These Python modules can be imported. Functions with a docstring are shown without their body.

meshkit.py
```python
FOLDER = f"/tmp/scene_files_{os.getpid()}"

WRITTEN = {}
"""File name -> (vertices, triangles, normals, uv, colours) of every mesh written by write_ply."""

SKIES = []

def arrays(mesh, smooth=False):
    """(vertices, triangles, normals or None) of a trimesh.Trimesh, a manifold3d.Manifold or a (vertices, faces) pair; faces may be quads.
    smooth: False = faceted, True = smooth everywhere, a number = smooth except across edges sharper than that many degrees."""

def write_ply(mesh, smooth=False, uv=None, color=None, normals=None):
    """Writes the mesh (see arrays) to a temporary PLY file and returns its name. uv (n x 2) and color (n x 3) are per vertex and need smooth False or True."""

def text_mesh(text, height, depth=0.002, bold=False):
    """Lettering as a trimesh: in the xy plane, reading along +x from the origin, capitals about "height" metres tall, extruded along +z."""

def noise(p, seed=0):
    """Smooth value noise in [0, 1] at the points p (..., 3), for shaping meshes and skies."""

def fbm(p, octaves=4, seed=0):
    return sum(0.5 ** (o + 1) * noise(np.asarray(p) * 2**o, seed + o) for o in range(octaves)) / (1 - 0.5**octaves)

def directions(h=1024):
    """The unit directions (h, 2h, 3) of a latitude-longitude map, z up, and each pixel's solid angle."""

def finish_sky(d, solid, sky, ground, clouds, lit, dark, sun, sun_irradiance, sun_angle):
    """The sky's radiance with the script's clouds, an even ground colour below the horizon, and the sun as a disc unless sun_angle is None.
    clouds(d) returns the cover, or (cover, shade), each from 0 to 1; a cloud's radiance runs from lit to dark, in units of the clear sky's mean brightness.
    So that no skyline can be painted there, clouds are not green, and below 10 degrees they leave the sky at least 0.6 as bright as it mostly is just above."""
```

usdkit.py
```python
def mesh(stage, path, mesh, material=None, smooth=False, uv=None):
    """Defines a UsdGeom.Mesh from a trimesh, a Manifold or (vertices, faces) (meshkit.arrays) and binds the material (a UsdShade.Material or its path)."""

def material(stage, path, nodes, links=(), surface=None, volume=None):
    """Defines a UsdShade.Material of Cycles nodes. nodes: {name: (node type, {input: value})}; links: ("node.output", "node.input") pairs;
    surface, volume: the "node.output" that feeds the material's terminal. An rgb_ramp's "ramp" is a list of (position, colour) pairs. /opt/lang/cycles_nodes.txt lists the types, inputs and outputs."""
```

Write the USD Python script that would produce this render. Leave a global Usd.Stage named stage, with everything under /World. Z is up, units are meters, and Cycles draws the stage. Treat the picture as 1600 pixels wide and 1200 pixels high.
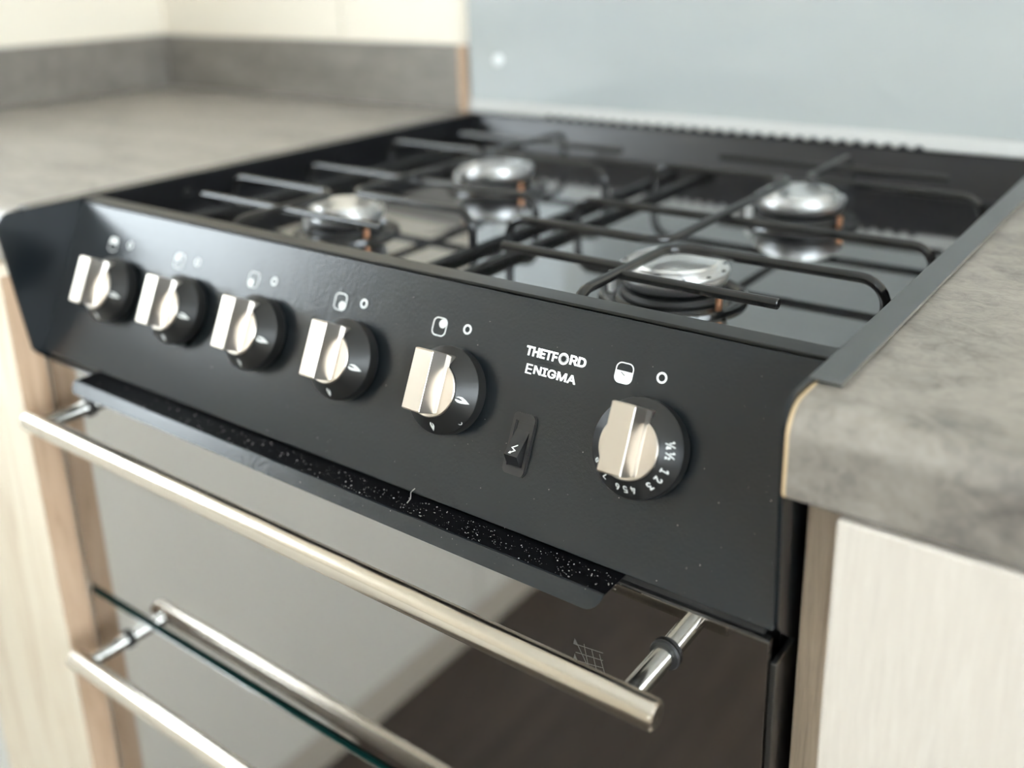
import math, random
import numpy as np
import trimesh
import shapely
from shapely import affinity
from shapely.geometry import Polygon, Point, LineString, box as sbox
from shapely.ops import unary_union
import manifold3d as m3
import meshkit, usdkit
from pxr import Usd, UsdGeom, UsdLux, UsdShade, Gf, Sdf

stage = Usd.Stage.CreateInMemory()
UsdGeom.SetStageUpAxis(stage, 'Z')
UsdGeom.SetStageMetersPerUnit(stage, 1.0)
UsdGeom.Xform.Define(stage, '/World')
Z0 = 0.9                      # height of the cooker top above the floor; all coordinates below are relative to it
rng = np.random.default_rng(7)
random.seed(7)

# ------------------------------------------------------------------ camera
CAM = np.array([0.34378762504843247, -0.32503012002926035, 0.1375084173013511])
ROT = np.array([[0.8036360083214883, 0.5945834906312606, -0.025291081389504144],
                [0.16031061692645387, -0.2572101602258997, -0.952965602515236],
                [-0.573122737491512, 0.7617830440127378, -0.3020213926610543]])   # rows: right, down, forward
F_PX = 1536.94
cam = UsdGeom.Camera.Define(stage, '/World/camera')
R_, U_, B_ = ROT[0], -ROT[1], -ROT[2]
cam.AddTransformOp().Set(Gf.Matrix4d(*R_, 0, *U_, 0, *B_, 0, *(CAM + [0, 0, Z0]), 1))
APER = 24.0
cam.CreateHorizontalApertureAttr(APER)
cam.CreateVerticalApertureAttr(APER * 0.75)
cam.CreateFocalLengthAttr(APER * F_PX / 1600)
cam.CreateVerticalApertureOffsetAttr(-174.44 / 1600 * APER)
cam.CreateHorizontalApertureOffsetAttr(0.0)
cam.CreateFStopAttr(2.7)
cam.CreateFocusDistanceAttr(0.405)
cam.CreateClippingRangeAttr((0.02, 100.0))
cam.CreateExposureAttr(0.0)

# ------------------------------------------------------------------ light
# bright overcast daylight, coming in through three window openings (left wall, right wall, wall behind the photographer)
WIN_L = dict(y0=-0.64, y1=-0.08, z0=0.09, z1=0.60)
WIN_R = dict(y0=-1.55, y1=-0.02, z0=0.10, z1=0.85)
WIN_F = dict(x0=0.30, x1=0.54, z0=0.20, z1=0.66)
sky = UsdLux.DomeLight.Define(stage, '/World/sky')
sky.CreateIntensityAttr(5.3); sky.CreateColorAttr(Gf.Vec3f(.865, .945, 1.0))

# ------------------------------------------------------------------ naming helpers
taken = {}
def free(path):
    k = taken.get(path, -1) + 1
    taken[path] = k
    return path if k == 0 else f'{path}_{k:03d}'
def props(prim, label=None, cat=None, group=None, kind=None):
    for k, v in (('label', label), ('category', cat), ('group', group), ('kind', kind)):
        if v: prim.SetCustomDataByKey(k, v)
ORI = {}
def thing(name, label, cat, origin=(0, 0, 0), group=None, kind=None):
    path = free('/World/' + name)
    x = UsdGeom.Xform.Define(stage, path)
    o = np.array(origin, float)
    x.AddTranslateOp().Set(Gf.Vec3d(*(o + [0, 0, Z0])))
    props(x.GetPrim(), label, cat, group, kind)
    ORI[path] = o
    return path
def part(parent, name, mesh, mat, smooth=30, label=None, kind=None):
    path = free(parent + '/' + name)
    top = '/'.join(path.split('/')[:3])
    v, f = (np.asarray(mesh.vertices), np.asarray(mesh.faces)) if hasattr(mesh, 'vertices') else (np.asarray(mesh[0]), np.asarray(mesh[1]))
    m = usdkit.mesh(stage, path, trimesh.Trimesh(v - ORI[top], f, process=False), mat, smooth=smooth)
    props(m.GetPrim(), label=label, kind=kind)
    return path
def solo(name, mesh, mat, label=None, cat=None, kind=None, group=None, smooth=30, origin=(0, 0, 0)):
    path = free('/World/' + name)
    o = np.array(origin, float)
    m = usdkit.mesh(stage, path, trimesh.Trimesh(np.asarray(mesh.vertices) - o, np.asarray(mesh.faces), process=False), mat, smooth=smooth)
    m.AddTranslateOp().Set(Gf.Vec3d(*(o + [0, 0, Z0])))
    props(m.GetPrim(), label, cat, group, kind)
    ORI[path] = o
    return path

# ------------------------------------------------------------------ materials
LK = '/World/Looks/'
UsdGeom.Scope.Define(stage, '/World/Looks')
def mat(name, nodes, links=(), surface='p.BSDF'):
    return usdkit.material(stage, LK + name, nodes, links, surface=surface)
def plain(name, color, rough=.5, metallic=0., spec=.5, ior=1.5, coat=0., coat_rough=.03):
    return mat(name, {'p': ('principled_bsdf', dict(base_color=color, roughness=rough, metallic=metallic, specular_ior_level=spec, ior=ior, coat_weight=coat, coat_roughness=coat_rough))})
def srgb(r, g, b):
    c = np.array([r, g, b]) / 255.0
    return tuple(np.where(c <= .04045, c / 12.92, ((c + .055) / 1.055) ** 2.4))

# black powder coat with a fine orange-peel relief
M_powder = mat('black_powder_coat', {
    'g': ('geometry', {}),
    'n': ('noise_texture', dict(scale=650.0, detail=2.0, roughness=.5)),
    'b': ('bump', dict(strength=.5, distance=.00025)),
    'p': ('principled_bsdf', dict(base_color=(.0095, .0125, .0150), roughness=.22, specular_ior_level=.55, ior=1.5))},
    [('g.position', 'n.vector'), ('n.fac', 'b.height'), ('b.normal', 'p.normal')])
M_flange = plain('black_satin_enamel', (.018, .018, .017), .26, ior=1.9, spec=.8)
M_enamel = plain('black_gloss_enamel', (.008, .008, .009), .05, ior=3.4)
M_wellwall = plain('black_well_wall', (.006, .006, .007), .22, ior=1.3)
M_lip = plain('black_satin_rim', (.013, .013, .012), .30, ior=1.33)
M_ledge = plain('black_ledge', (.0025, .0025, .003), .45, ior=1.2, spec=.2)
M_riser = plain('black_semigloss_enamel', (.010, .010, .012), .32, ior=1.5)
M_wire = plain('black_enamelled_wire', (.007, .007, .007), .14, ior=1.55)
M_black = plain('matt_black', (.006, .006, .006), .55)
M_plastic = mat('black_knob_plastic', {
    'g': ('geometry', {}),
    'n': ('noise_texture', dict(scale=1800.0, detail=1.0)),
    'b': ('bump', dict(strength=.25, distance=.00015)),
    'p': ('principled_bsdf', dict(base_color=(.014, .014, .014), roughness=.38))},
    [('g.position', 'n.vector'), ('n.fac', 'b.height'), ('b.normal', 'p.normal')])
M_switch = plain('black_switch_plastic', (.024, .024, .025), .25)
M_nickel = plain('satin_nickel', (.655, .595, .53), .34, metallic=1.0)
M_steel = plain('brushed_stainless', (.66, .605, .54), .2, metallic=1.0)
M_steel_end = plain('polished_stainless', (.72, .71, .68), .15, metallic=1.0)
M_alu = plain('bright_aluminium', (.86, .86, .86), .36, metallic=1.0)
M_copper = plain('copper_tip', (.75, .38, .22), .35, metallic=1.0)
M_ceramic = plain('white_ceramic', (.85, .84, .82), .3)
M_white = plain('white_print', (.80, .81, .80), .5)
M_print_grey = plain('grey_print', (.16, .15, .14), .5)
M_dust = plain('dust', (.62, .60, .57), .8)
M_rubber = plain('black_rubber', (.02, .02, .02), .5)
M_frosted = plain('clear_bumper', (.80, .83, .82), .25)

def laminate(name, dark, mid, light, ramp=(.32, .52, .72), sc=(1, 1, 1), rough=.42):
    return mat(name, {
        'g': ('geometry', {}),
        'm': ('mapping', dict(scale=sc)),
        'n1': ('noise_texture', dict(scale=26.0, detail=6.0, roughness=.62, distortion=.6)),
        'n2': ('noise_texture', dict(scale=110.0, detail=5.0, roughness=.65, distortion=1.2)),
        'n3': ('noise_texture', dict(scale=420.0, detail=3.0, roughness=.6)),
        'a': ('math', dict(math_type='multiply_add', value2=.45, value3=.0)),
        'a2': ('math', dict(math_type='multiply_add', value2=.40)),
        'a3': ('math', dict(math_type='multiply_add', value2=.15)),
        'r': ('rgb_ramp', dict(ramp=[(ramp[0], dark), (ramp[1], mid), (ramp[2], light)])),
        'b': ('bump', dict(strength=.25, distance=.0006)),
        'p': ('principled_bsdf', dict(roughness=rough))},
        [('g.position', 'm.vector'), ('m.vector', 'n1.vector'), ('m.vector', 'n2.vector'), ('m.vector', 'n3.vector'),
         ('n1.fac', 'a.value1'), ('n2.fac', 'a2.value1'), ('a.value', 'a2.value3'), ('n3.fac', 'a3.value1'), ('a2.value', 'a3.value3'),
         ('a3.value', 'r.fac'), ('r.color', 'p.base_color'), ('n2.fac', 'b.height'), ('b.normal', 'p.normal')])
M_lam = laminate('grey_concrete_laminate', (.12, .107, .096), (.245, .218, .19), (.33, .297, .262), ramp=(.36, .51, .66), sc=(.85, 1, 1))
M_lam_up = laminate('grey_laminate_upstand', (.12, .108, .092), (.205, .186, .165), (.28, .255, .228), sc=(.35, 1, 1))
M_lam_x = laminate('grey_concrete_laminate_board', (.16, .145, .125), (.31, .285, .255), (.40, .37, .335), sc=(.35, 1, 1))

def wood(name, dark, mid, light, sc, rough=.5, scale=60.0, dist=2.0):
    return mat(name, {
        'g': ('geometry', {}),
        'm': ('mapping', dict(scale=sc)),
        'n': ('noise_texture', dict(scale=scale, detail=7.0, roughness=.6, distortion=dist)),
        'n2': ('noise_texture', dict(scale=scale * 6, detail=3.0, roughness=.6)),
        'a': ('math', dict(math_type='multiply_add', value2=.25)),
        'h': ('math', dict(math_type='multiply', value2=.75)),
        'r': ('rgb_ramp', dict(ramp=[(.34, dark), (.5, mid), (.66, light)])),
        'b': ('bump', dict(strength=.12, distance=.0004)),
        'p': ('principled_bsdf', dict(roughness=rough))},
        [('g.position', 'm.vector'), ('m.vector', 'n.vector'), ('m.vector', 'n2.vector'), ('n.fac', 'h.value1'), ('n2.fac', 'a.value1'), ('h.value', 'a.value3'),
         ('a.value', 'r.fac'), ('r.color', 'p.base_color'), ('n2.fac', 'b.height'), ('b.normal', 'p.normal')])
M_post = wood('grey_brown_woodgrain', (.42, .33, .25), (.58, .475, .37), (.68, .575, .46), (2.2, 2.2, .12), scale=110.0, dist=.4)
M_cream = wood('cream_linen_woodgrain', (.63, .565, .50), (.665, .60, .53), (.70, .64, .57), (1.5, 1.5, .10), scale=420.0, dist=.3)
M_wdoor = plain('white_door_laminate', (.88, .84, .765), .4)
M_oak = wood('pale_oak_woodgrain', (.74, .60, .46), (.90, .79, .64), (.94, .85, .71), (2.0, 2.0, .22), scale=14.0, dist=2.4)
M_edge = wood('tan_edge_banding', (.46, .31, .20), (.56, .385, .26), (.62, .45, .32), (3, 3, .3), scale=40.0, dist=.6)
M_chip = plain('raw_board_edge', (.62, .45, .27), .7)
M_wall = plain('cream_wall_panel', (.82, .755, .65), .55)
M_ceiling = plain('white_ceiling', (.80, .79, .76), .7)
M_floor = wood('dark_brown_floor', (.030, .022, .017), (.05, .036, .028), (.075, .055, .042), (1, .12, 1), scale=30.0, dist=.8, rough=.4)
M_plinth = plain('taupe_plinth', (.62, .55, .47), .5)
M_frame = plain('white_window_frame', (.8, .8, .78), .4)
M_lid = mat('pale_blue_grey_glass', {
    'g': ('geometry', {}),
    'm': ('mapping', dict(scale=(1.2, 1, 5.0))),
    'n': ('noise_texture', dict(scale=3.0, detail=2.0)),
    'r': ('rgb_ramp', dict(ramp=[(.35, (.375, .40, .40)), (.65, (.40, .42, .413))])),
    'p': ('principled_bsdf', dict(roughness=.45, coat_weight=1.0, coat_roughness=.04))},
    [('g.position', 'm.vector'), ('m.vector', 'n.vector'), ('n.fac', 'r.fac'), ('r.color', 'p.base_color')])
M_rail = plain('light_grey_rail', (.55, .545, .525), .3)
# smoked oven glass: partly see-through, mirror-coated
def coated_glass(name, f0, tint, rough, refl):
    # reflectance f0 + (1 - f0) facing^5, the same from both sides of the sheet
    return mat(name, {
        'w': ('layer_weight', dict(blend=.5)),
        'e': ('math', dict(math_type='power', value2=5.0)),
        'm': ('math', dict(math_type='multiply_add', value2=1 - f0, value3=f0)),
        't': ('transparent_bsdf', dict(color=tint)),
        'gl': ('glossy_bsdf', dict(color=refl, roughness=rough)),
        'x': ('mix_closure', {})},
        [('w.facing', 'e.value1'), ('e.value', 'm.value1'), ('m.value', 'x.fac'), ('t.BSDF', 'x.closure1'), ('gl.BSDF', 'x.closure2')], surface='x.closure')
M_oven_glass = coated_glass('smoked_oven_glass', .46, (.20, .19, .18), .012, (.97, .96, .95))
M_glass_edge = plain('green_glass_edge', (.003, .026, .022), .5, ior=1.2)
M_pane = coated_glass('window_pane', .04, (.97, .98, .98), 0.0, (1, 1, 1))

# ------------------------------------------------------------------ mesh helpers
def join(*ms):
    return trimesh.util.concatenate([m for m in ms if m is not None])
def bx(x0, x1, y0, y1, z0, z1, r=0.0):
    if r <= 0:
        return trimesh.creation.box(bounds=[[x0, y0, z0], [x1, y1, z1]])
    pts = []
    for x, sx in ((x0, 1), (x1, -1)):
        for y, sy in ((y0, 1), (y1, -1)):
            for z, sz in ((z0, 1), (z1, -1)):
                k = .35
                for a in ((0, 1, 1), (1, 0, 1), (1, 1, 0), (k, k, 1), (k, 1, k), (1, k, k)):
                    pts.append((x + sx * r * a[0], y + sy * r * a[1], z + sz * r * a[2]))
    return trimesh.convex.convex_hull(np.array(pts))
def lathe(profile, n=64, center=(0, 0, 0)):
    m = trimesh.creation.revolve(np.array(profile, float), sections=n)
    m.apply_translation(center)
    return m
def extrude(poly, depth):
    polys = getattr(poly, 'geoms', [poly])
    return trimesh.util.concatenate([trimesh.creation.extrude_polygon(g, depth, engine='earcut') for g in polys if g.area > 0])
def prism_x(poly_yz, x0, x1):
    """A profile given in (y, z), extruded from x0 to x1."""
    m = extrude(poly_yz, x1 - x0)
    m.apply_transform(np.array([[0, 0, 1, x0], [1, 0, 0, 0], [0, 1, 0, 0], [0, 0, 0, 1.0]]))
    return m
def plate_y(poly_xz, y0, y1):
    """An outline given in (x, z), extruded from y0 to y1."""
    m = extrude(poly_xz, y1 - y0)
    m.apply_transform(np.array([[1, 0, 0, 0], [0, 0, -1, y1], [0, 1, 0, 0], [0, 0, 0, 1.0]]))
    return m
def rrect(x0, x1, y0, y1, r, res=6):
    return sbox(x0 + r, y0 + r, x1 - r, y1 - r).buffer(r, quad_segs=res)
def fillet_path(pts, rad, n=7):
    pts = [np.array(p, float) for p in pts]
    out = [pts[0]]
    for a, b, c in zip(pts[:-2], pts[1:-1], pts[2:]):
        u, v = a - b, c - b
        lu, lv = np.linalg.norm(u), np.linalg.norm(v)
        u, v = u / lu, v / lv
        ang = math.acos(np.clip(u @ v, -1, 1))
        d = min(rad / math.tan(ang / 2), .49 * lu, .49 * lv)
        r = d * math.tan(ang / 2)
        p0, p1 = b + u * d, b + v * d
        ctr = b + (u + v) / np.linalg.norm(u + v) * (r / math.sin(ang / 2))
        e0, e1 = p0 - ctr, p1 - ctr
        th = math.acos(np.clip(e0 @ e1 / (np.linalg.norm(e0) * np.linalg.norm(e1)), -1, 1))
        for t in np.linspace(0, 1, n):
            out.append(ctr + (math.sin((1 - t) * th) * e0 + math.sin(t * th) * e1) / math.sin(th))
    out.append(pts[-1])
    return np.array(out)
def sweep(path, r, sides=14):
    p = np.asarray(path, float)
    t = np.gradient(p, axis=0); t /= np.linalg.norm(t, axis=1, keepdims=True)
    t[0] = (p[1] - p[0]) / np.linalg.norm(p[1] - p[0]); t[-1] = (p[-1] - p[-2]) / np.linalg.norm(p[-1] - p[-2])
    a = np.cross(t[0], [0, 0, 1.0]) if abs(t[0][2]) < .9 else np.cross(t[0], [1.0, 0, 0])
    a /= np.linalg.norm(a)
    V = []
    ang = np.arange(sides) * 2 * math.pi / sides
    c = .18 * r
    rows = [(p[0] , r - c)] + [(q, r) for q in p] + [(p[-1], r - c)]
    tt = np.vstack([t[:1], t, t[-1:]])
    rows[1] = (p[0] + t[0] * c, r); rows[-2] = (p[-1] - t[-1] * c, r)
    for (q, rr), d in zip(rows, tt):
        a = a - d * (a @ d); a /= np.linalg.norm(a); b = np.cross(d, a)
        V.append(q + rr * (np.cos(ang)[:, None] * a + np.sin(ang)[:, None] * b))
    n = len(V); V = np.vstack(V)
    i, j = np.meshgrid(np.arange(n - 1), np.arange(sides), indexing='ij')
    q0, q1, q2, q3 = i * sides + j, i * sides + (j + 1) % sides, (i + 1) * sides + (j + 1) % sides, (i + 1) * sides + j
    F = np.vstack([np.stack([q0, q1, q2], -1).reshape(-1, 3), np.stack([q0, q2, q3], -1).reshape(-1, 3)])
    k = len(V); V = np.vstack([V, p[0], p[-1]])
    F = np.vstack([F] + [[[k, (s + 1) % sides, s]] for s in range(sides)] + [[[k + 1, (n - 1) * sides + s, (n - 1) * sides + (s + 1) % sides]] for s in range(sides)])
    m = trimesh.Trimesh(V, F, process=False)
    m.fix_normals() if False else None
    return m
def wire(pts, r=.0025, fil=.012):
    return sweep(fillet_path(pts, fil), r)
def rod(a, b, r, sides=32):
    return sweep(np.linspace(a, b, 3), r, sides)

# ------------------------------------------------------------------ the room
WX0, WX1, WY0, WY1, FL, CE = -.7377, 1.50, -2.30, .418, -.9, 1.08
T = .10
solo('floor', bx(WX0 - T, WX1 + T, WY0 - T, WY1 + T, FL - .05, FL), M_floor, 'dark brown wood-look vinyl floor', kind='structure')
solo('ceiling', bx(WX0 - T, WX1 + T, WY0 - T, WY1 + T, CE, CE + .05), M_ceiling, 'white caravan ceiling', kind='structure')
wb = thing('wall_back', 'cream panelled wall behind the cooker and corner worktop', None, (0, WY1, FL), kind='structure')
part(wb, 'wall_backing', bx(WX0 - T, WX1 + T, WY1 + .006, WY1 + T, FL, CE), M_chip)
for a, b in ((WX0, -.4312), (-.4288, .60), (.6024, WX1)):
    part(wb, 'wall_panel', bx(a, b, WY1, WY1 + .006, FL, CE, .001), M_wall)
def wall_with_hole(name, axis, pos, out, lo, hi, w0, w1, z0, z1, label):
    s, e = sorted((pos, pos + out * T))
    def b(u0, u1, a0, a1):
        return bx(s, e, u0, u1, a0, a1) if axis == 'x' else bx(u0, u1, s, e, a0, a1)
    solo(name, join(b(lo, hi, FL, z0), b(lo, hi, z1, CE), b(lo, w0, z0, z1), b(w1, hi, z0, z1)), M_wall, label, kind='structure', smooth=False)
def window(n, axis, pos, out, w0, w1, z0, z1, label):
    o = ((pos, (w0 + w1) / 2, z0) if axis == 'x' else ((w0 + w1) / 2, pos, z0))
    t = thing(f'window_{n}', label, None, o, kind='structure')
    s, e = sorted((pos + out * .004, pos + out * .045))
    def b(u0, u1, a0, a1, s=s, e=e):
        return bx(s, e, u0, u1, a0, a1, .003) if axis == 'x' else bx(u0, u1, s, e, a0, a1, .003)
    fw = .028
    for q in ((w0, w1, z0, z0 + fw), (w0, w1, z1 - fw, z1), (w0, w0 + fw, z0 + fw, z1 - fw), (w1 - fw, w1, z0 + fw, z1 - fw)):
        part(t, 'window_frame', b(*q), M_frame)
    m = pos + out * .024
    part(t, 'pane', b(w0 + fw - .004, w1 - fw + .004, z0 + fw - .004, z1 - fw + .004, m - .0015, m + .0015) if False else
         (bx(m - .0015, m + .0015, w0 + fw, w1 - fw, z0 + fw, z1 - fw) if axis == 'x' else bx(w0 + fw, w1 - fw, m - .0015, m + .0015, z0 + fw, z1 - fw)), M_pane, smooth=False)
wall_with_hole('wall_left', 'x', WX0, -1, WY0 - T, WY1, WIN_L['y0'], WIN_L['y1'], WIN_L['z0'], WIN_L['z1'], 'cream wall left of the corner worktop')
wall_with_hole('wall_right', 'x', WX1, 1, WY0 - T, WY1, WIN_R['y0'], WIN_R['y1'], WIN_R['z0'], WIN_R['z1'], 'cream wall at the right end of the kitchen')
wall_with_hole('wall_front', 'y', WY0, -1, WX0, WX1, WIN_F['x0'], WIN_F['x1'], WIN_F['z0'], WIN_F['z1'], 'cream wall behind the photographer')
window(1, 'x', WX0, -1, WIN_L['y0'], WIN_L['y1'], WIN_L['z0'], WIN_L['z1'], 'white framed kitchen window over the left worktop')
window(2, 'x', WX1, 1, WIN_R['y0'], WIN_R['y1'], WIN_R['z0'], WIN_R['z1'], 'white framed window at the right end of the kitchen')
window(3, 'y', WY0, -1, WIN_F['x0'], WIN_F['x1'], WIN_F['z0'], WIN_F['z1'], 'wide white framed window behind the photographer')

# ------------------------------------------------------------------ worktops and upstands
def worktop_profile(yf, yb, z0=-.033, r=.011):
    pts = [(yb, 0), (yb, z0), (yf + .003, z0), (yf + .0009, z0 + .0009), (yf, z0 + .003)]
    for a in np.linspace(0, math.pi / 2, 9):
        pts.append((yf + r - r * math.cos(a), -r + r * math.sin(a)))
    return Polygon(pts)
NOSE = -.0465
t = thing('worktop', 'grey concrete-effect laminate worktop with rounded front edge, right of the cooker', 'worktop', (.2425, 0, -.033))
part(t, 'board', prism_x(worktop_profile(NOSE, .4045), .2432, 1.30), M_lam, smooth=40)
part(t, 'end_strip', prism_x(worktop_profile(NOSE, .4045), .2420, .2432), M_chip, label='raw tan edge of the laminate', smooth=40)
# corner worktop, L-shaped
LX = -.2545
main = prism_x(worktop_profile(NOSE, .4045), -.7367, LX)
leg = extrude(worktop_profile(0, .245), 1.35)           # profile in (distance from wall, z)
leg.apply_transform(np.array([[-1, 0, 0, -.4925], [0, 0, -1, NOSE + .001], [0, 1, 0, 0], [0, 0, 0, 1.0]]))
t = thing('worktop', 'grey laminate corner worktop with an upstand around it, left of the cooker', 'worktop', (-.5, .18, -.033))
part(t, 'board', main, M_lam_x, smooth=40)
part(t, 'board', leg, M_lam_x, smooth=40)
t = thing('upstand', 'grey laminate upstand along the back wall, ending beside the glass lid', 'upstand', (-.5, .4055, 0))
part(t, 'board', bx(-.7247, -.2635, .4055, .4175, .0003, .0625, .0012), M_lam_up)
part(t, 'end_strip', bx(-.2635, -.2580, .4055, .4175, .0003, .0625, .0008), M_edge, label='tan end strip of the upstand')
solo('upstand', bx(-.7372, -.7250, -1.395, .4175, .0003, .0625, .0012), M_lam_up, 'grey laminate upstand along the left wall, running from the corner', 'upstand', origin=(-.731, 0, 0))

# ------------------------------------------------------------------ base cabinets
t = thing('base_cabinet', 'base cabinet with cream linen-look door under the right worktop', 'cabinet', (.6, 0, FL))
part(t, 'side_panel', bx(.2440, .2620, -.0262, .40, FL, -.0335, .0008), M_post, label='grey-brown woodgrain side panel')
part(t, 'door', bx(.2597, .86, -.0448, -.0266, FL + .09, -.0350, .0012), M_cream, label='cream door with fine vertical grain')
part(t, 'door', bx(.863, 1.30, -.0448, -.0266, FL + .09, -.0350, .0012), M_cream)
part(t, 'body', bx(.2620, 1.30, -.0262, .40, FL + .001, -.0340), M_post)
part(t, 'plinth', bx(.2620, 1.30, -.030, -.0263, FL + .001, FL + .085), M_plinth)
t = thing('base_cabinet', 'narrow base cabinet with pale oak door and tan edge, left of the cooker', 'cabinet', (-.32, 0, FL))
part(t, 'door', bx(-.3890, -.2440, -.0580, -.0400, FL + .09, -.0365, .0010), M_oak, label='pale oak door')
part(t, 'edge_band', bx(-.2440, -.2424, -.0580, -.0400, FL + .09, -.0365, .0004), M_edge, label='tan edge band of the door')
part(t, 'side_panel', bx(-.2640, -.2460, -.0395, .40, FL + .001, -.0335), M_post)
part(t, 'body', bx(-.3890, -.2641, -.0395, .40, FL + .001, -.0340), M_post)
part(t, 'plinth', bx(-.3890, -.2460, -.043, -.0396, FL + .001, FL + .085), M_plinth)
t = thing('base_cabinet', 'white corner filler cabinet left of the pale oak door', 'cabinet', (-.46, 0, FL))
part(t, 'filler_panel', bx(-.5330, -.3905, -.0580, -.0400, FL + .001, -.0365, .0010), M_ceiling)
part(t, 'body', bx(-.7360, -.3905, -.0395, .40, FL + .001, -.0340), M_post)
for k, (ya, yb, lab) in enumerate(((-.786, -.0615, 'cream base cabinet on the left side, nearer the corner, mirrored in the oven glass'),
                                   (-1.395, -.789, 'cream base cabinet on the left side, farther from the corner, mirrored in the oven glass'))):
    t = thing('base_cabinet', lab, 'cabinet', (-.6, (ya + yb) / 2, FL))
    part(t, 'door', bx(-.5330, -.5150, ya + .0012, yb - .0012, FL + .06, -.0365, .001), M_wdoor)
    part(t, 'body', bx(-.7360, -.5335, ya, yb, FL + .001, -.0340), M_post)
    part(t, 'plinth', bx(-.5334, -.5160, ya, yb, FL + .001, FL + .058), M_plinth)

# ------------------------------------------------------------------ the cooker
D_, H_ = .0415, .0882
FLEN = math.hypot(D_, H_)
EV = np.array([0, D_, H_]) / FLEN          # up along the fascia
EN = np.array([0, -H_, D_]) / FLEN         # out of the fascia
FM = np.eye(4); FM[:3, 0] = (1, 0, 0); FM[:3, 1] = EV; FM[:3, 2] = EN
def fascia(mesh, x=0, s=0, off=0):
    """Places a mesh built in (right, up, out) on the fascia, x from the middle, s down from its top edge."""
    m = mesh.copy(); M = FM.copy(); M[:3, 3] = np.array([x, 0, 0]) - EV * s + EN * off
    m.apply_transform(M); return m
W = .24
cooker = thing('cooker', 'black built-in gas cooker with sloping knob panel, four burners and two glass doors', 'cooker', (0, .15, FL))
# --- knob panel
fa = part(cooker, 'fascia', fascia(bx(-W, W, -FLEN, -.0012, -.0012, 0, .0004)), M_powder, label='sloping black control panel')
lip = bx(-W, W, .0000, .0112, -.0012, .0004, .0005)
part(cooker, 'front_rim', join(lip, bx(-W, W, .0100, .0112, -.0285, -.0012)), M_lip)
# --- side cheeks with folded top flanges
def cheek(front_top, front_bot, yb):
    pts = [(yb, -.11), (yb, .0016), (front_top + .010, .0016)]
    for a in np.linspace(90, 180, 8):
        pts.append((front_top + .010 + .010 * math.cos(math.radians(a)), -.0084 + .010 * math.sin(math.radians(a))))
    pts += [(front_bot - .0006, -.086), (front_bot + .002, -.0895), (front_bot + .014, -.100), (front_bot + .03, -.11)]
    return Polygon(pts)
part(cooker, 'side_cheek', prism_x(cheek(-.0455, -.0402, .404), W, W + .0016), M_powder)
part(cooker, 'side_cheek', prism_x(cheek(-.0560, -.0470, .404), -W - .0016, -W), M_powder)
part(cooker, 'side_flange', bx(W, W + .0118, -.0235, .404, .0006, .0020, .0007), M_flange)
part(cooker, 'side_flange', bx(-W - .0130, -W, -.0345, .404, .0006, .0017, .0004), M_flange)
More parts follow.
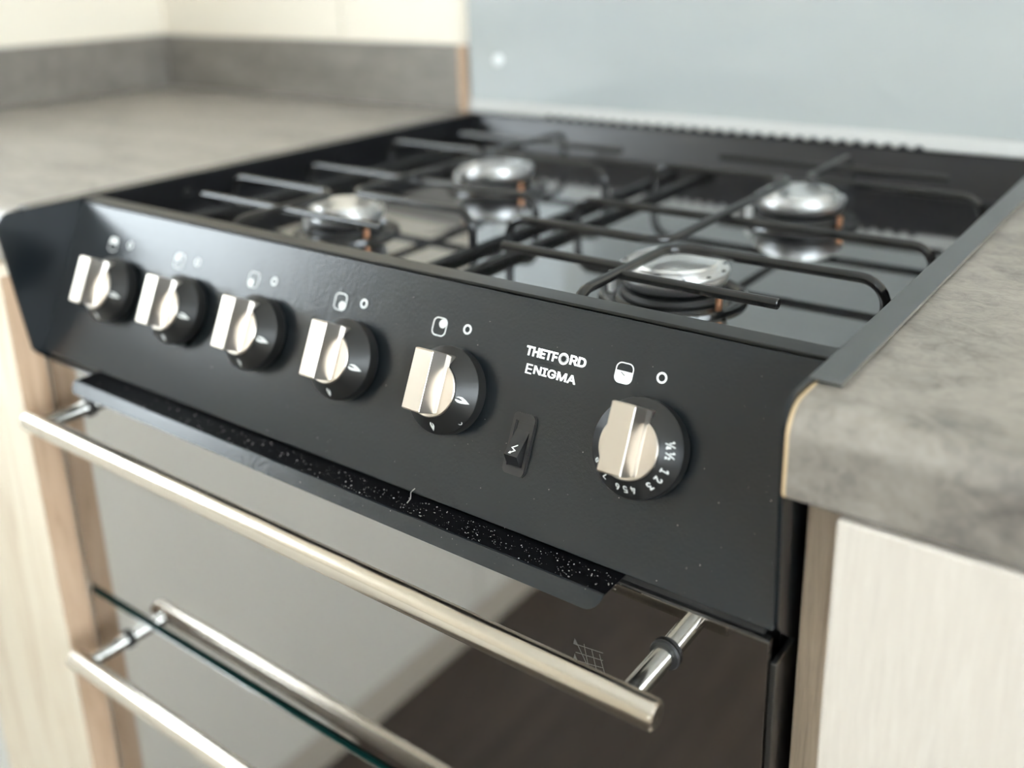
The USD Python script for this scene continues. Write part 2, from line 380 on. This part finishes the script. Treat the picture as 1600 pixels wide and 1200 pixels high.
# --- hob well
def ring(a, b, c, z, r, n=8):
    x0, x1, y0, y1 = -W + a, W - a, .0114 + b, .4045 - c
    out = []
    for cx, cy, s in ((x1 - r, y0 + r, -90), (x1 - r, y1 - r, 0), (x0 + r, y1 - r, 90), (x0 + r, y0 + r, 180)):
        for k in np.linspace(0, 90, n):
            q = math.radians(s + k); out.append((cx + r * math.cos(q), cy + r * math.sin(q), z))
    return np.array(out)
FLOORZ = -.0285
rings = [ring(.0002, .0002, .0010, 0, .003), ring(.0010, .0008, .0075, -.0185, .006), ring(.0030, .003, .0100, -.0255, .010), ring(.0075, .007, .0140, FLOORZ, .014)]
nv = len(rings[0])
RISER = True
V = np.vstack(rings + [[[0, .2, FLOORZ]]])
F = []
for k in range(len(rings) - 1):
    for j in range(nv):
        a, b = k * nv + j, k * nv + (j + 1) % nv
        F += [[a, a + nv, b + nv], [a, b + nv, b]]
k = len(rings) - 1
F += [[k * nv + j, len(V) - 1, k * nv + (j + 1) % nv] for j in range(nv)]
tray = trimesh.Trimesh(V, np.array(F)[:, ::-1], process=False)
if tray.face_normals[-1][2] < 0: tray.invert()
isf = np.all(tray.vertices[tray.faces][:, :, 2] < -.0254, axis=1)
part(cooker, 'hob_tray', trimesh.Trimesh(tray.vertices, tray.faces[isf]), M_enamel, smooth=35, label='sunken gloss black hob')
part(cooker, 'well_wall', trimesh.Trimesh(tray.vertices, tray.faces[~isf]), M_wellwall, smooth=35)
rz = Polygon([(.4043, -.0002), (.4028, -.0002), (.3948, -.0225), (.3932, -.0262), (.3920, -.0280), (.3940, -.0282), (.4043, -.0220)])
part(cooker, 'back_riser', prism_x(rz, -W + .006, W - .006), M_riser, smooth=False)
for x, y in ((-.2378, .075), (-.2378, .22), (-.2378, .345)):
    part(cooker, 'side_screw', rod((x, y, -.010), (x + .002, y, -.010), .0030, 16), M_wire)
# --- chassis under the hob and behind the doors
part(cooker, 'chassis', join(bx(-.236, .236, .012, .40, -.62, -.045), bx(-.236, .236, -.022, .012, -.62, -.094), bx(-.236, .236, .0015, .0095, -.0935, -.006)), M_black, smooth=False)
part(cooker, 'chassis_edge', bx(.2388, .2412, -.0385, .012, -.62, -.104, .0005), M_flange)
part(cooker, 'chassis_edge', bx(-.2412, -.2388, -.0375, .012, -.62, -.104, .0005), M_flange)
# --- glass lid, raised against the wall
LIDX = .2525
lid = part(cooker, 'glass_lid', bx(-LIDX, LIDX, .4085, .4135, .0125, .46, .0008), M_lid, label='raised pale blue-grey glass lid')
part(lid, 'hinge_rail', bx(-LIDX, LIDX, .4060, .4145, .0015, .0125, .0008), M_rail, label='light grey rail under the glass')
part(lid, 'bumper', lathe([(0, .003), (.0036, .003), (.0052, .0018), (.0056, 0), (0, 0)], 24).apply_transform(np.array([[1, 0, 0, -.2172], [0, 0, -1, .4085], [0, 1, 0, .0505], [0, 0, 0, 1.0]])), M_frosted)
teeth = sbox(-W + .003, .0000, W - .003, .0016)
for i in range(30):
    c = -.158 + .011 * i
    teeth = teeth.union(Point(c, .0016).buffer(.0030, quad_segs=5).intersection(sbox(-1, .001, 1, 1)))
part(cooker, 'vent_comb', plate_y(teeth, .4030, .4050), M_black, smooth=False)
part(cooker, 'back_rim', bx(-W, W, .4026, .4060, -.0010, .0006, .0003), M_riser)
# --- ledge under the fascia
part(cooker, 'deflector_ledge', bx(-.180, .180, -.0550, -.0300, -.0902, -.0893, .0003), M_ledge)
lipo = sbox(-.180, -.0960, .180, -.0893).difference(sbox(.1735, -.0961, .181, -.0895)).difference(sbox(-.181, -.0961, -.1735, -.0895)).union(Point(.1735, -.0895).buffer(.0065, quad_segs=6).intersection(sbox(0, -.2, 1, -.0893))).union(Point(-.1735, -.0895).buffer(.0065, quad_segs=6).intersection(sbox(-1, -.2, 0, -.0893)))
lp = plate_y(lipo, -.0560, -.0550)
lp.vertices[:, 1] -= (-.0893 - lp.vertices[:, 2]) * .62          # the lip leans outwards
lp.vertices[:, 2] = -.0893 + (lp.vertices[:, 2] + .0893) * .86
part(cooker, 'deflector_lip', lp, M_powder)
part(cooker, 'door_seal', bx(-.236, .236, -.0385, -.0215, -.0930, -.0905), M_rubber, smooth=False)

# --- printed symbols on the fascia
def flat(shape, x, s, parent=fa, name='symbol', m=M_white, off=.00005, th=.00012):
    part(parent, name, fascia(extrude(shape, th), x, s, off), m, smooth=False)
SX = [-.1955, -.1300, -.0650, .0004, .0645, .1612]
KX = [-.1790, -.1140, -.0495, .0157, .0801, .1775]
SS = .0227
for k, (sx, kx) in enumerate(zip(SX, KX)):
    sq = rrect(-.0041, .0041, -.0043, .0043, .0026)
    inner = rrect(-.0041 + .0005, .0041 - .0005, -.0043 + .0005, .0043 - .0005, .0021)
    mark = sq.difference(inner)
    if k == 0: mark = mark.union(inner.intersection(sbox(-1, .0004, 1, 1)))
    elif k == 5: mark = mark.union(inner.intersection(sbox(-1, -1, 1, .0008))).difference(LineString([(-.0013, .0002), (-.0002, -.0006), (.0004, -.0009)]).buffer(.00016))
    else:
        dx, dy = {1: (-1, 1), 2: (-1, -1), 3: (1, -1), 4: (1, 1)}[k]
        mark = mark.union(Point(dx * .0015, dy * .0016).buffer(.0020).intersection(sq))
    flat(mark, sx, SS, name='burner_symbol')
    flat(Point(0, 0).buffer(.0023).difference(Point(0, 0).buffer(.0014)), kx + (.0002), .0209, name='off_symbol')
# --- brand lettering
def lettering(text, width, height, bold):
    m = meshkit.text_mesh(text, height, .00012, bold)
    b = m.bounds
    m.apply_translation((-b[0][0], -b[0][1], 0)); m.apply_scale((width / (b[1][0] - b[0][0]), height / (b[1][1] - b[0][1]), 1))
    return m
def heavier(m, grow, height, width):
    top = m.faces[m.face_normals[:, 2] > .9]
    shp = unary_union([Polygon(m.vertices[f][:, :2]).buffer(1e-7) for f in top]).buffer(grow, join_style='mitre')
    x0, y0, x1, y1 = shp.bounds
    shp = affinity.scale(affinity.translate(shp, -x0, -y0), width / (x1 - x0), height / (y1 - y0), origin=(0, 0))
    return extrude(shp, .00012)
def put(mesh, x, s, parent, name, shear=0.0):
    m = mesh.copy()
    if shear: m.vertices[:, 0] += shear * m.vertices[:, 1]
    part(parent, name, fascia(m, x, s, .00005), M_white, smooth=False)
put(heavier(lettering('THETF', .0158, .0040, True), .00019, .0042, .0162), .1133, .0253, fa, 'brand_lettering')
put(heavier(lettering('RD', .0077, .0040, True), .00019, .0042, .0080), .1354, .0248, fa, 'brand_lettering')
star = Polygon([(r * math.cos(a), r * math.sin(a)) for i in range(28) for a, r in [(math.pi * 2 * i / 28, .0021 if i % 2 else .0011)]])
flat(Point(0, 0).buffer(.00255).difference(star), .1324, .0231, name='brand_lettering')
put(lettering('E', .0033, .0043, True), .1152, .0329, fa, 'brand_lettering')
put(heavier(lettering('NIGMA', .0213, .0035, True), .00012, .0038, .0213), .1192, .0324, fa, 'brand_lettering')

# --- control knobs
KC_S = .0490
R0, Z0K, R1, Z1K = .0196, .0078, .0125, .0145            # cone of the skirt: outer radius and height, inner radius and height
def cone_map(mesh2d, angle_deg, rho, off=.00006, flip=False):
    """A flat mark (x along the rim clockwise, y outward) wrapped onto the skirt's cone."""
    v = np.asarray(mesh2d.vertices, float)
    r = rho + v[:, 1]
    a = np.radians(angle_deg) - v[:, 0] / rho
    z = Z0K + (R0 - r) / (R0 - R1) * (Z1K - Z0K) + off + v[:, 2]
    out = mesh2d.copy(); out.vertices = np.column_stack([r * np.cos(a), r * np.sin(a), z]); return out
def flame(sz):
    pts = [(0, .56), (.17, .25), (.31, -.05), (.31, -.28), (.18, -.46), (0, -.52), (-.18, -.46), (-.31, -.28), (-.31, -.05), (-.17, .25)]
    drop = Polygon([(sz * (x + (.25 * y if y > 0 else 0)), sz * y) for x, y in pts]).buffer(-.05 * sz).buffer(.05 * sz, quad_segs=4).union(Polygon([(sz * .14, sz * .56), (sz * .2, sz * .1), (-sz * .12, sz * .2)]))
    hole = Polygon([(-.16 * sz, -.60 * sz), (-.17 * sz, -.25 * sz), (.02 * sz, .08 * sz), (.06 * sz, -.15 * sz), (-.02 * sz, -.60 * sz)])
    return drop.difference(hole)
def grip():
    """The metal bar: flat top, straight sides, and a pointer wedge at its upper end."""
    zt, zb = .0262, .0150
    prof = Polygon([(-.0104, zb), (-.0104, zt - .0006), (-.0098, zt), (.0158, zt), (.0164, zt - .0006), (.0158, .0112), (.0120, zb - .0002)])
    m = extrude(prof, .0140)                              # (v, off) extruded along u
    m.apply_transform(np.array([[0, 0, 1, -.0070], [1, 0, 0, 0], [0, 1, 0, 0], [0, 0, 0, 1.0]]))
    plan = rrect(-.0070, .0070, -.0106, .0166, .0004).intersection(Point(0, .0030).buffer(.0140, quad_segs=24))
    cut = extrude(plan, .03)
    a = m3.Manifold(m3.Mesh(np.asarray(m.vertices, np.float32), np.asarray(m.faces, np.uint32)))
    b = m3.Manifold(m3.Mesh(np.asarray(cut.vertices, np.float32), np.asarray(cut.faces, np.uint32)))
    sec = extrude(Polygon([(-.0064, .0105), (.0064, .0105), (.0064, .0150), (.0053, .0172), (.0050, zt - .0002), (.0048, zt), (-.0048, zt), (-.0050, zt - .0002), (-.0053, .0172), (-.0064, .0150)]), .04)
    sec.apply_transform(np.array([[1, 0, 0, 0], [0, 0, -1, .02], [0, 1, 0, 0], [0, 0, 0, 1.0]]))     # cross-section in (u, off), extruded along v
    c = m3.Manifold(m3.Mesh(np.asarray(sec.vertices, np.float32), np.asarray(sec.faces, np.uint32)))
    r = (a ^ b ^ c).to_mesh()
    g = trimesh.Trimesh(r.vert_properties[:, :3], r.tri_verts)
    return g
GRIP = grip()
SKIRT = lathe([(0, .0006), (.0186, .0006), (.0193, .0016), (R0, Z0K - .0008), (R0 - .0003, Z0K), (R1 + .0002, Z1K), (R1 - .002, Z1K - .001), (0, Z1K - .001)], 96)
DISC = lathe([(0, Z1K - .001), (.0124, Z1K - .001), (.0125, .0151), (.0121, .0156), (0, .0156)], 72)
RIDGE = [(.0115, .0112)]
for k, kx in enumerate(KX):
    kn = part(cooker, 'control_knob', fascia(SKIRT, kx, KC_S), M_plastic, label='black knob skirt')
    part(kn, 'metal_disc', fascia(DISC, kx, KC_S), M_nickel)
    part(kn, 'grip', fascia(GRIP, kx, KC_S), M_nickel, smooth=25, label='satin nickel grip bar')
    if k < 5:
        for ang, rho, sz in ((-6, .0152, .0046), (-82, .0162, .0034)):
            mk = extrude(affinity.rotate(flame(sz), 0 if ang > -50 else 0, origin=(0, 0)), .0001)
            part(kn, 'flame_symbol', fascia(cone_map(mk, ang, rho), kx, KC_S), M_white, smooth=False)
        if k == 4:
            ar = LineString([(.0008 * math.cos(q), .0008 * math.sin(q)) for q in np.linspace(.2, 2.6, 8)]).buffer(.00014)
            part(kn, 'stop_symbol', fascia(cone_map(extrude(ar, .0001), -38, .0183), kx, KC_S), M_white, smooth=False)
    else:
        for txt, ang, hgt in (('\u00bc', 17.5, .0026), ('\u00bd', 3.5, .0026), ('1', -18.8, .0025), ('2', -32.9, .0025), ('3', -48.2, .0025), ('4', -74.0, .0025), ('5', -86.2, .0025), ('6', -98.6, .0025), ('7', -123.0, .0025), ('8', -148.0, .0025)):
            m = meshkit.text_mesh(txt, hgt, .0001, True)
            b = m.bounds; m.apply_translation((-(b[0][0] + b[1][0]) / 2, -(b[0][1] + b[1][1]) / 2, 0))
            m = m.subdivide()
            part(kn, 'dial_number', fascia(cone_map(m, ang, .0158), kx, KC_S), M_white, smooth=False)
# --- ignition rocker switch
SWX, SWS = .1214, .0622
fr = rrect(-.0058, .0058, -.0131, .0131, .0022).difference(sbox(-.0036, -.0094, .0036, .0094))
bez = join(extrude(fr, .0011), extrude(fr.buffer(-.00035), .0016))
sw = part(cooker, 'ignition_switch', fascia(join(bez, extrude(sbox(-.0037, -.0095, .0037, .0095), .0002)), SWX, SWS), M_switch, label='black rocker switch bezel')
rk = extrude(Polygon([(.0092, .0002), (.0092, .0004), (.0060, .0006), (-.0050, .0062), (-.0092, .0018), (-.0092, .0002)]), .0068)
rk.apply_transform(np.array([[0, 0, 1, -.0034], [1, 0, 0, 0], [0, 1, 0, 0], [0, 0, 0, 1.0]]))
part(sw, 'rocker', fascia(rk, SWX, SWS), M_switch, smooth=False)
bolt = LineString([(.0013, .0021), (-.0009, .0006), (.0011, -.0003), (-.0010, -.0017)]).buffer(.00026, cap_style='flat', join_style='mitre').union(Polygon([(-.0016, -.0020), (-.0002, -.0019), (-.0010, -.0008)]))
bm = extrude(affinity.scale(bolt, .95, 1.1), .0001)
tilt = math.atan2(.0062 - .0006, .0110)
c, s_ = math.cos(tilt), math.sin(tilt)
bm.apply_transform(np.array([[1, 0, 0, 0], [0, c, s_, -.0023], [0, -s_, c, .00485], [0, 0, 0, 1.0]]))
part(sw, 'spark_symbol', fascia(bm, SWX, SWS), M_white, smooth=False)

# --- burners
def burner(x, y, sc=1.0):
    o = (x, y, FLOORZ)
    def L(p, n=72): return lathe([(r * sc, z) for r, z in p], n, o)
    b = part(cooker, 'burner', L([(0, .0020), (.0285, .0020), (.0292, .0016), (.0302, .0003), (.0335, .0003), (.0350, .0024), (.0364, .0028), (.0375, .0022), (.0384, 0), (0, -.0005)]), M_wire, label='black burner base ring')
    part(b, 'burner_cup', L([(0, .002), (.0262, .002), (.0266, .0030), (.0250, .0052), (.0180, .0060), (0, .0060)]), M_black)
    part(b, 'burner_head', L([(0, .0045), (.0170, .0045), (.0178, .0052), (.0184, .0062), (.0222, .0068), (.0250, .0082), (.0268, .0104), (.0278, .0130), (.0282, .0156), (.0279, .0164), (.0270, .0168), (.0250, .0164), (.0236, .0158), (0, .0158)]), M_alu, label='bright aluminium burner head')
    part(b, 'burner_cap', L([(0, .0156), (.0222, .0156), (.0228, .0164), (.0228, .0192), (.0220, .0202), (.0206, .0205), (0, .0206)]), M_alu)
    for q in range(12):
        aq = math.radians(30 * q + 8)
        part(b, 'flame_port', bx(-.0008, .0008, -.0008, .0008, -.0006, .0006).apply_transform(np.array([[math.cos(aq), -math.sin(aq), 0, x + .0262 * sc * math.cos(aq)], [math.sin(aq), math.cos(aq), 0, y + .0262 * sc * math.sin(aq)], [0, 0, 1, FLOORZ + .0166], [0, 0, 0, 1.0]])), M_black, smooth=False)
    ex, ey = x - .0300 * sc, y - .010 * sc
    part(b, 'spark_electrode', lathe([(0, .0), (.0024, .0), (.0024, .0095), (.0016, .0108), (.0008, .0112), (.0008, .0122), (0, .0124)], 18, (ex, ey, FLOORZ)), M_ceramic, label='white ceramic spark electrode')
    part(b, 'flame_sensor', rod((x + .0300 * sc, y - .010 * sc, FLOORZ + .001), (x + .0300 * sc, y - .010 * sc, FLOORZ + .0085), .0017, 14), M_copper, label='copper flame sensor')
BURN = [(.123, .105, 1.0), (.121, .283, 1.0), (-.114, .106, .9), (-.110, .262, 1.0)]
for b in BURN: burner(*b)

# --- doors
def door(name, z0, z1, yf, hz, label, lines):
    g = part(cooker, name, bx(-.2385, .2385, yf, yf + .004, z0, z1 - .0003, .00012), M_oven_glass, smooth=False, label=label)
    part(g, 'glass_edge', bx(-.2378, .2378, yf + .0006, yf + .0036, z1 - .0003, z1 + .0005), M_glass_edge if name == 'oven_door' else M_flange)
    part(g, 'inner_panel', bx(-.232, .232, yf + .018, yf + .0195, z0 + .002, z1 - .002), M_black, smooth=False)
    part(g, 'edge_trim', bx(.2346, .2362, yf + .0042, yf + .0052, z0 + .004, z1 - .003), M_steel_end)
    for ln in lines:
        part(g, 'inner_glass_line', sweep(fillet_path([(x, yf + .0165, z) for x, z in ln], .012), .0007, 8), M_print_grey)
    hy = -.0713
    part(g, 'handle_bar', lathe([(0, -.2120), (.0046, -.2120), (.0058, -.2112), (.0061, -.2100), (.0061, .2100), (.0058, .2112), (.0046, .2120), (0, .2120)], 40).apply_transform(np.array([[0, 0, 1, 0], [0, 1, 0, hy], [-1, 0, 0, hz], [0, 0, 0, 1.0]])), M_steel, label='brushed steel bar handle')
    for x in (-.1985, .1985):
        part(g, 'handle_post', rod((x, hy + .003, hz), (x, yf - .0002, hz), .0045), M_steel_end)
        part(g, 'post_collar', lathe([(.0044, 0), (.0060, 0), (.0064, .0009), (.0060, .0018), (.0044, .0018)], 32).apply_transform(np.array([[1, 0, 0, x], [0, 0, -1, yf - .0002], [0, 1, 0, hz], [0, 0, 0, 1.0]])), M_rubber)
    return g
gd = door('grill_door', -.2580, -.0945, -.0400, -.1172, 'smoked glass grill door',
          [[(-.19, -.153), (.1235, -.153)], [(-.19, -.2085), (.075, -.2105), (.105, -.2165), (.135, -.203)], [(.088, -.179), (.1035, -.181), (.106, -.178)]])
door('oven_door', -.60, -.2655, -.0400, -.2870, 'smoked glass oven door', [[(-.19, -.325), (.19, -.325)]])
# printed hatch mark on the grill glass
def on_glass(shape): return plate_y(shape, -.0402, -.0401)
hatch = unary_union([LineString([(.1570, -.1295 - .0035 * 0), (.1655, -.1440)]).buffer(.00013)] +
    [LineString([(.1575 + .0037 * i, -.1290 - .0008 * i), (.1600 + .0037 * i, -.1425 + .001 * i)]).buffer(.00012) for i in range(1, 4)] +
    [LineString([(.1572, -.1315 - .0040 * i), (.1702, -.1300 - .0036 * i)]).buffer(.00012) for i in range(3)] +
    [Polygon([(.1566, -.1290), (.1580, -.1318), (.1560, -.1318)]), Polygon([(.1566, -.1365), (.1580, -.1393), (.1560, -.1393)])])
part(gd, 'hatch_symbol', on_glass(hatch), M_print_grey, smooth=False)

# ------------------------------------------------------------------ pan supports
def pan_support(s, xr, xi, xo, ya, y0, y1, y2, y3, y4, y5, label):
    """s = -1 left, +1 right; xr rail, xi inner end, xo outer end; y positions from front to back."""
    zt, zf = -.0030, FLOORZ + .0006
    g = .0028 * s
    t = thing('pan_support', label, 'pan support', (xr, .2, FLOORZ))
    part(t, 'wire', wire([(xr + g, ya, zf), (xr + g, ya, zt), (xr + g, y1 - .003, zt), (xo, y1 - .003, zt), (xo, y1 - .003, zf)]), M_wire)
    part(t, 'wire', wire([(xi, y1 + .003, zf), (xi, y1 + .003, zt), (xr - g, y1 + .003, zt), (xr - g, y3 - .003, zt), (xi, y3 - .003, zt), (xi, y3 - .003, zf)]), M_wire)
    part(t, 'wire', wire([(xr + g, y5, zf), (xr + g, y5, zt), (xr + g, y3 + .003, zt), (xo, y3 + .003, zt), (xo, y3 + .003, zf)]), M_wire)
    part(t, 'wire', wire([(xi, y2, zf), (xi, y2, zt - .004), (xo, y2, zt - .004), (xo, y2, zf)]), M_wire)
    for xs in (xi, xo):
        part(t, 'base_wire', wire([(xs, .022, zf + .002), (xs, y5, zf + .002)]), M_wire)
    for y in (y0, y4):
        if s > 0 and y == y0:      # two fingers, the inner one a little farther back
            part(t, 'finger', rod((xr - .074, y + .007, zt - .001), (xr, y + .007, zt - .001), .0025, 14), M_wire)
            part(t, 'finger', rod((xr, y - .004, zt - .001), (xr + .081, y - .004, zt - .001), .0025, 14), M_wire)
        else:
            part(t, 'finger', rod((xr - .080, y, zt - .001), (xr + .080, y, zt - .001), .0025, 14), M_wire)
pan_support(1, .1170, .0128, .2280, .0180, .0600, .1100, .1860, .2900, .342, .385, 'black wire pan support over the right pair of burners')
pan_support(-1, -.1170, -.0128, -.2250, .0200, .0600, .1080, .1760, .2640, .326, .370, 'black wire pan support over the left pair of burners')

# ------------------------------------------------------------------ dust on the ledge and fascia
def flakes(n, fn, lo, hi):
    V, F = [], []
    for i in range(n):
        p, u, v, nn = fn()
        a = rng.uniform(0, 2 * math.pi); l = lo + (hi - lo) * rng.uniform() ** 3; w = l * rng.uniform(.35, 1.0)
        d = math.cos(a) * u + math.sin(a) * v; e = -math.sin(a) * u + math.cos(a) * v
        k = len(V)
        for q in (d * l, e * w, -d * l, -e * w): V.append(p + q + nn * .00003)
        V.append(p + nn * (.00008 + .5 * w)); V.append(p)
        for j in range(4): F += [[k + j, k + (j + 1) % 4, k + 4], [k + (j + 1) % 4, k + j, k + 5]]
    return np.array(V), np.array(F)
ex = np.array([1.0, 0, 0]); ey = np.array([0, 1.0, 0]); ez = np.array([0, 0, 1.0])
def on_ledge():
    x = .182 - .36 * rng.beta(1.1, 2.2)
    return np.array([x, rng.uniform(-.0545, -.043), -.0893]), ex, ey, ez
def on_seal():
    x = rng.uniform(.180, .236)
    return np.array([x, rng.uniform(-.038, -.034), -.0905]), ex, ey, ez
def on_fascia():
    x = .238 - .40 * rng.beta(1.2, 2.0); s = FLEN * (1 - rng.beta(1, 1.7))
    return np.array([x, 0, 0]) - EV * s, ex, EV, EN
def on_rim():
    return np.array([.238 - .3 * rng.beta(1.2, 2.0), rng.uniform(.001, .0108), .0002]), ex, ey, ez
def on_lip():
    q = rng.uniform(.0, .006)
    return np.array([rng.uniform(.0, .175), -.0560 - q * .62, -.0893 - q * .86]), ex, ez, -ey
parts_ = [flakes(520, on_ledge, .00009, .00042), flakes(190, on_seal, .0001, .0005), flakes(150, on_fascia, .00005, .00022), flakes(40, on_rim, .00006, .0003), flakes(16, on_lip, .00006, .0002)]
off = 0; VV = []; FF = []
for v, f in parts_: VV.append(v); FF.append(f + off); off += len(v)
fib = sweep(np.array([(.0745, -.0485, -.0891), (.0752, -.0468, -.0874), (.0744, -.0456, -.0852), (.0756, -.0442, -.0836)]), .00008, 5)
VV.append(np.asarray(fib.vertices)); FF.append(np.asarray(fib.faces) + off)
solo('dust', trimesh.Trimesh(np.vstack(VV), np.vstack(FF), process=False), M_dust, 'pale specks of dust on the cooker ledge and knob panel', 'dust', kind='stuff', smooth=False, origin=(0, -.04, -.09))
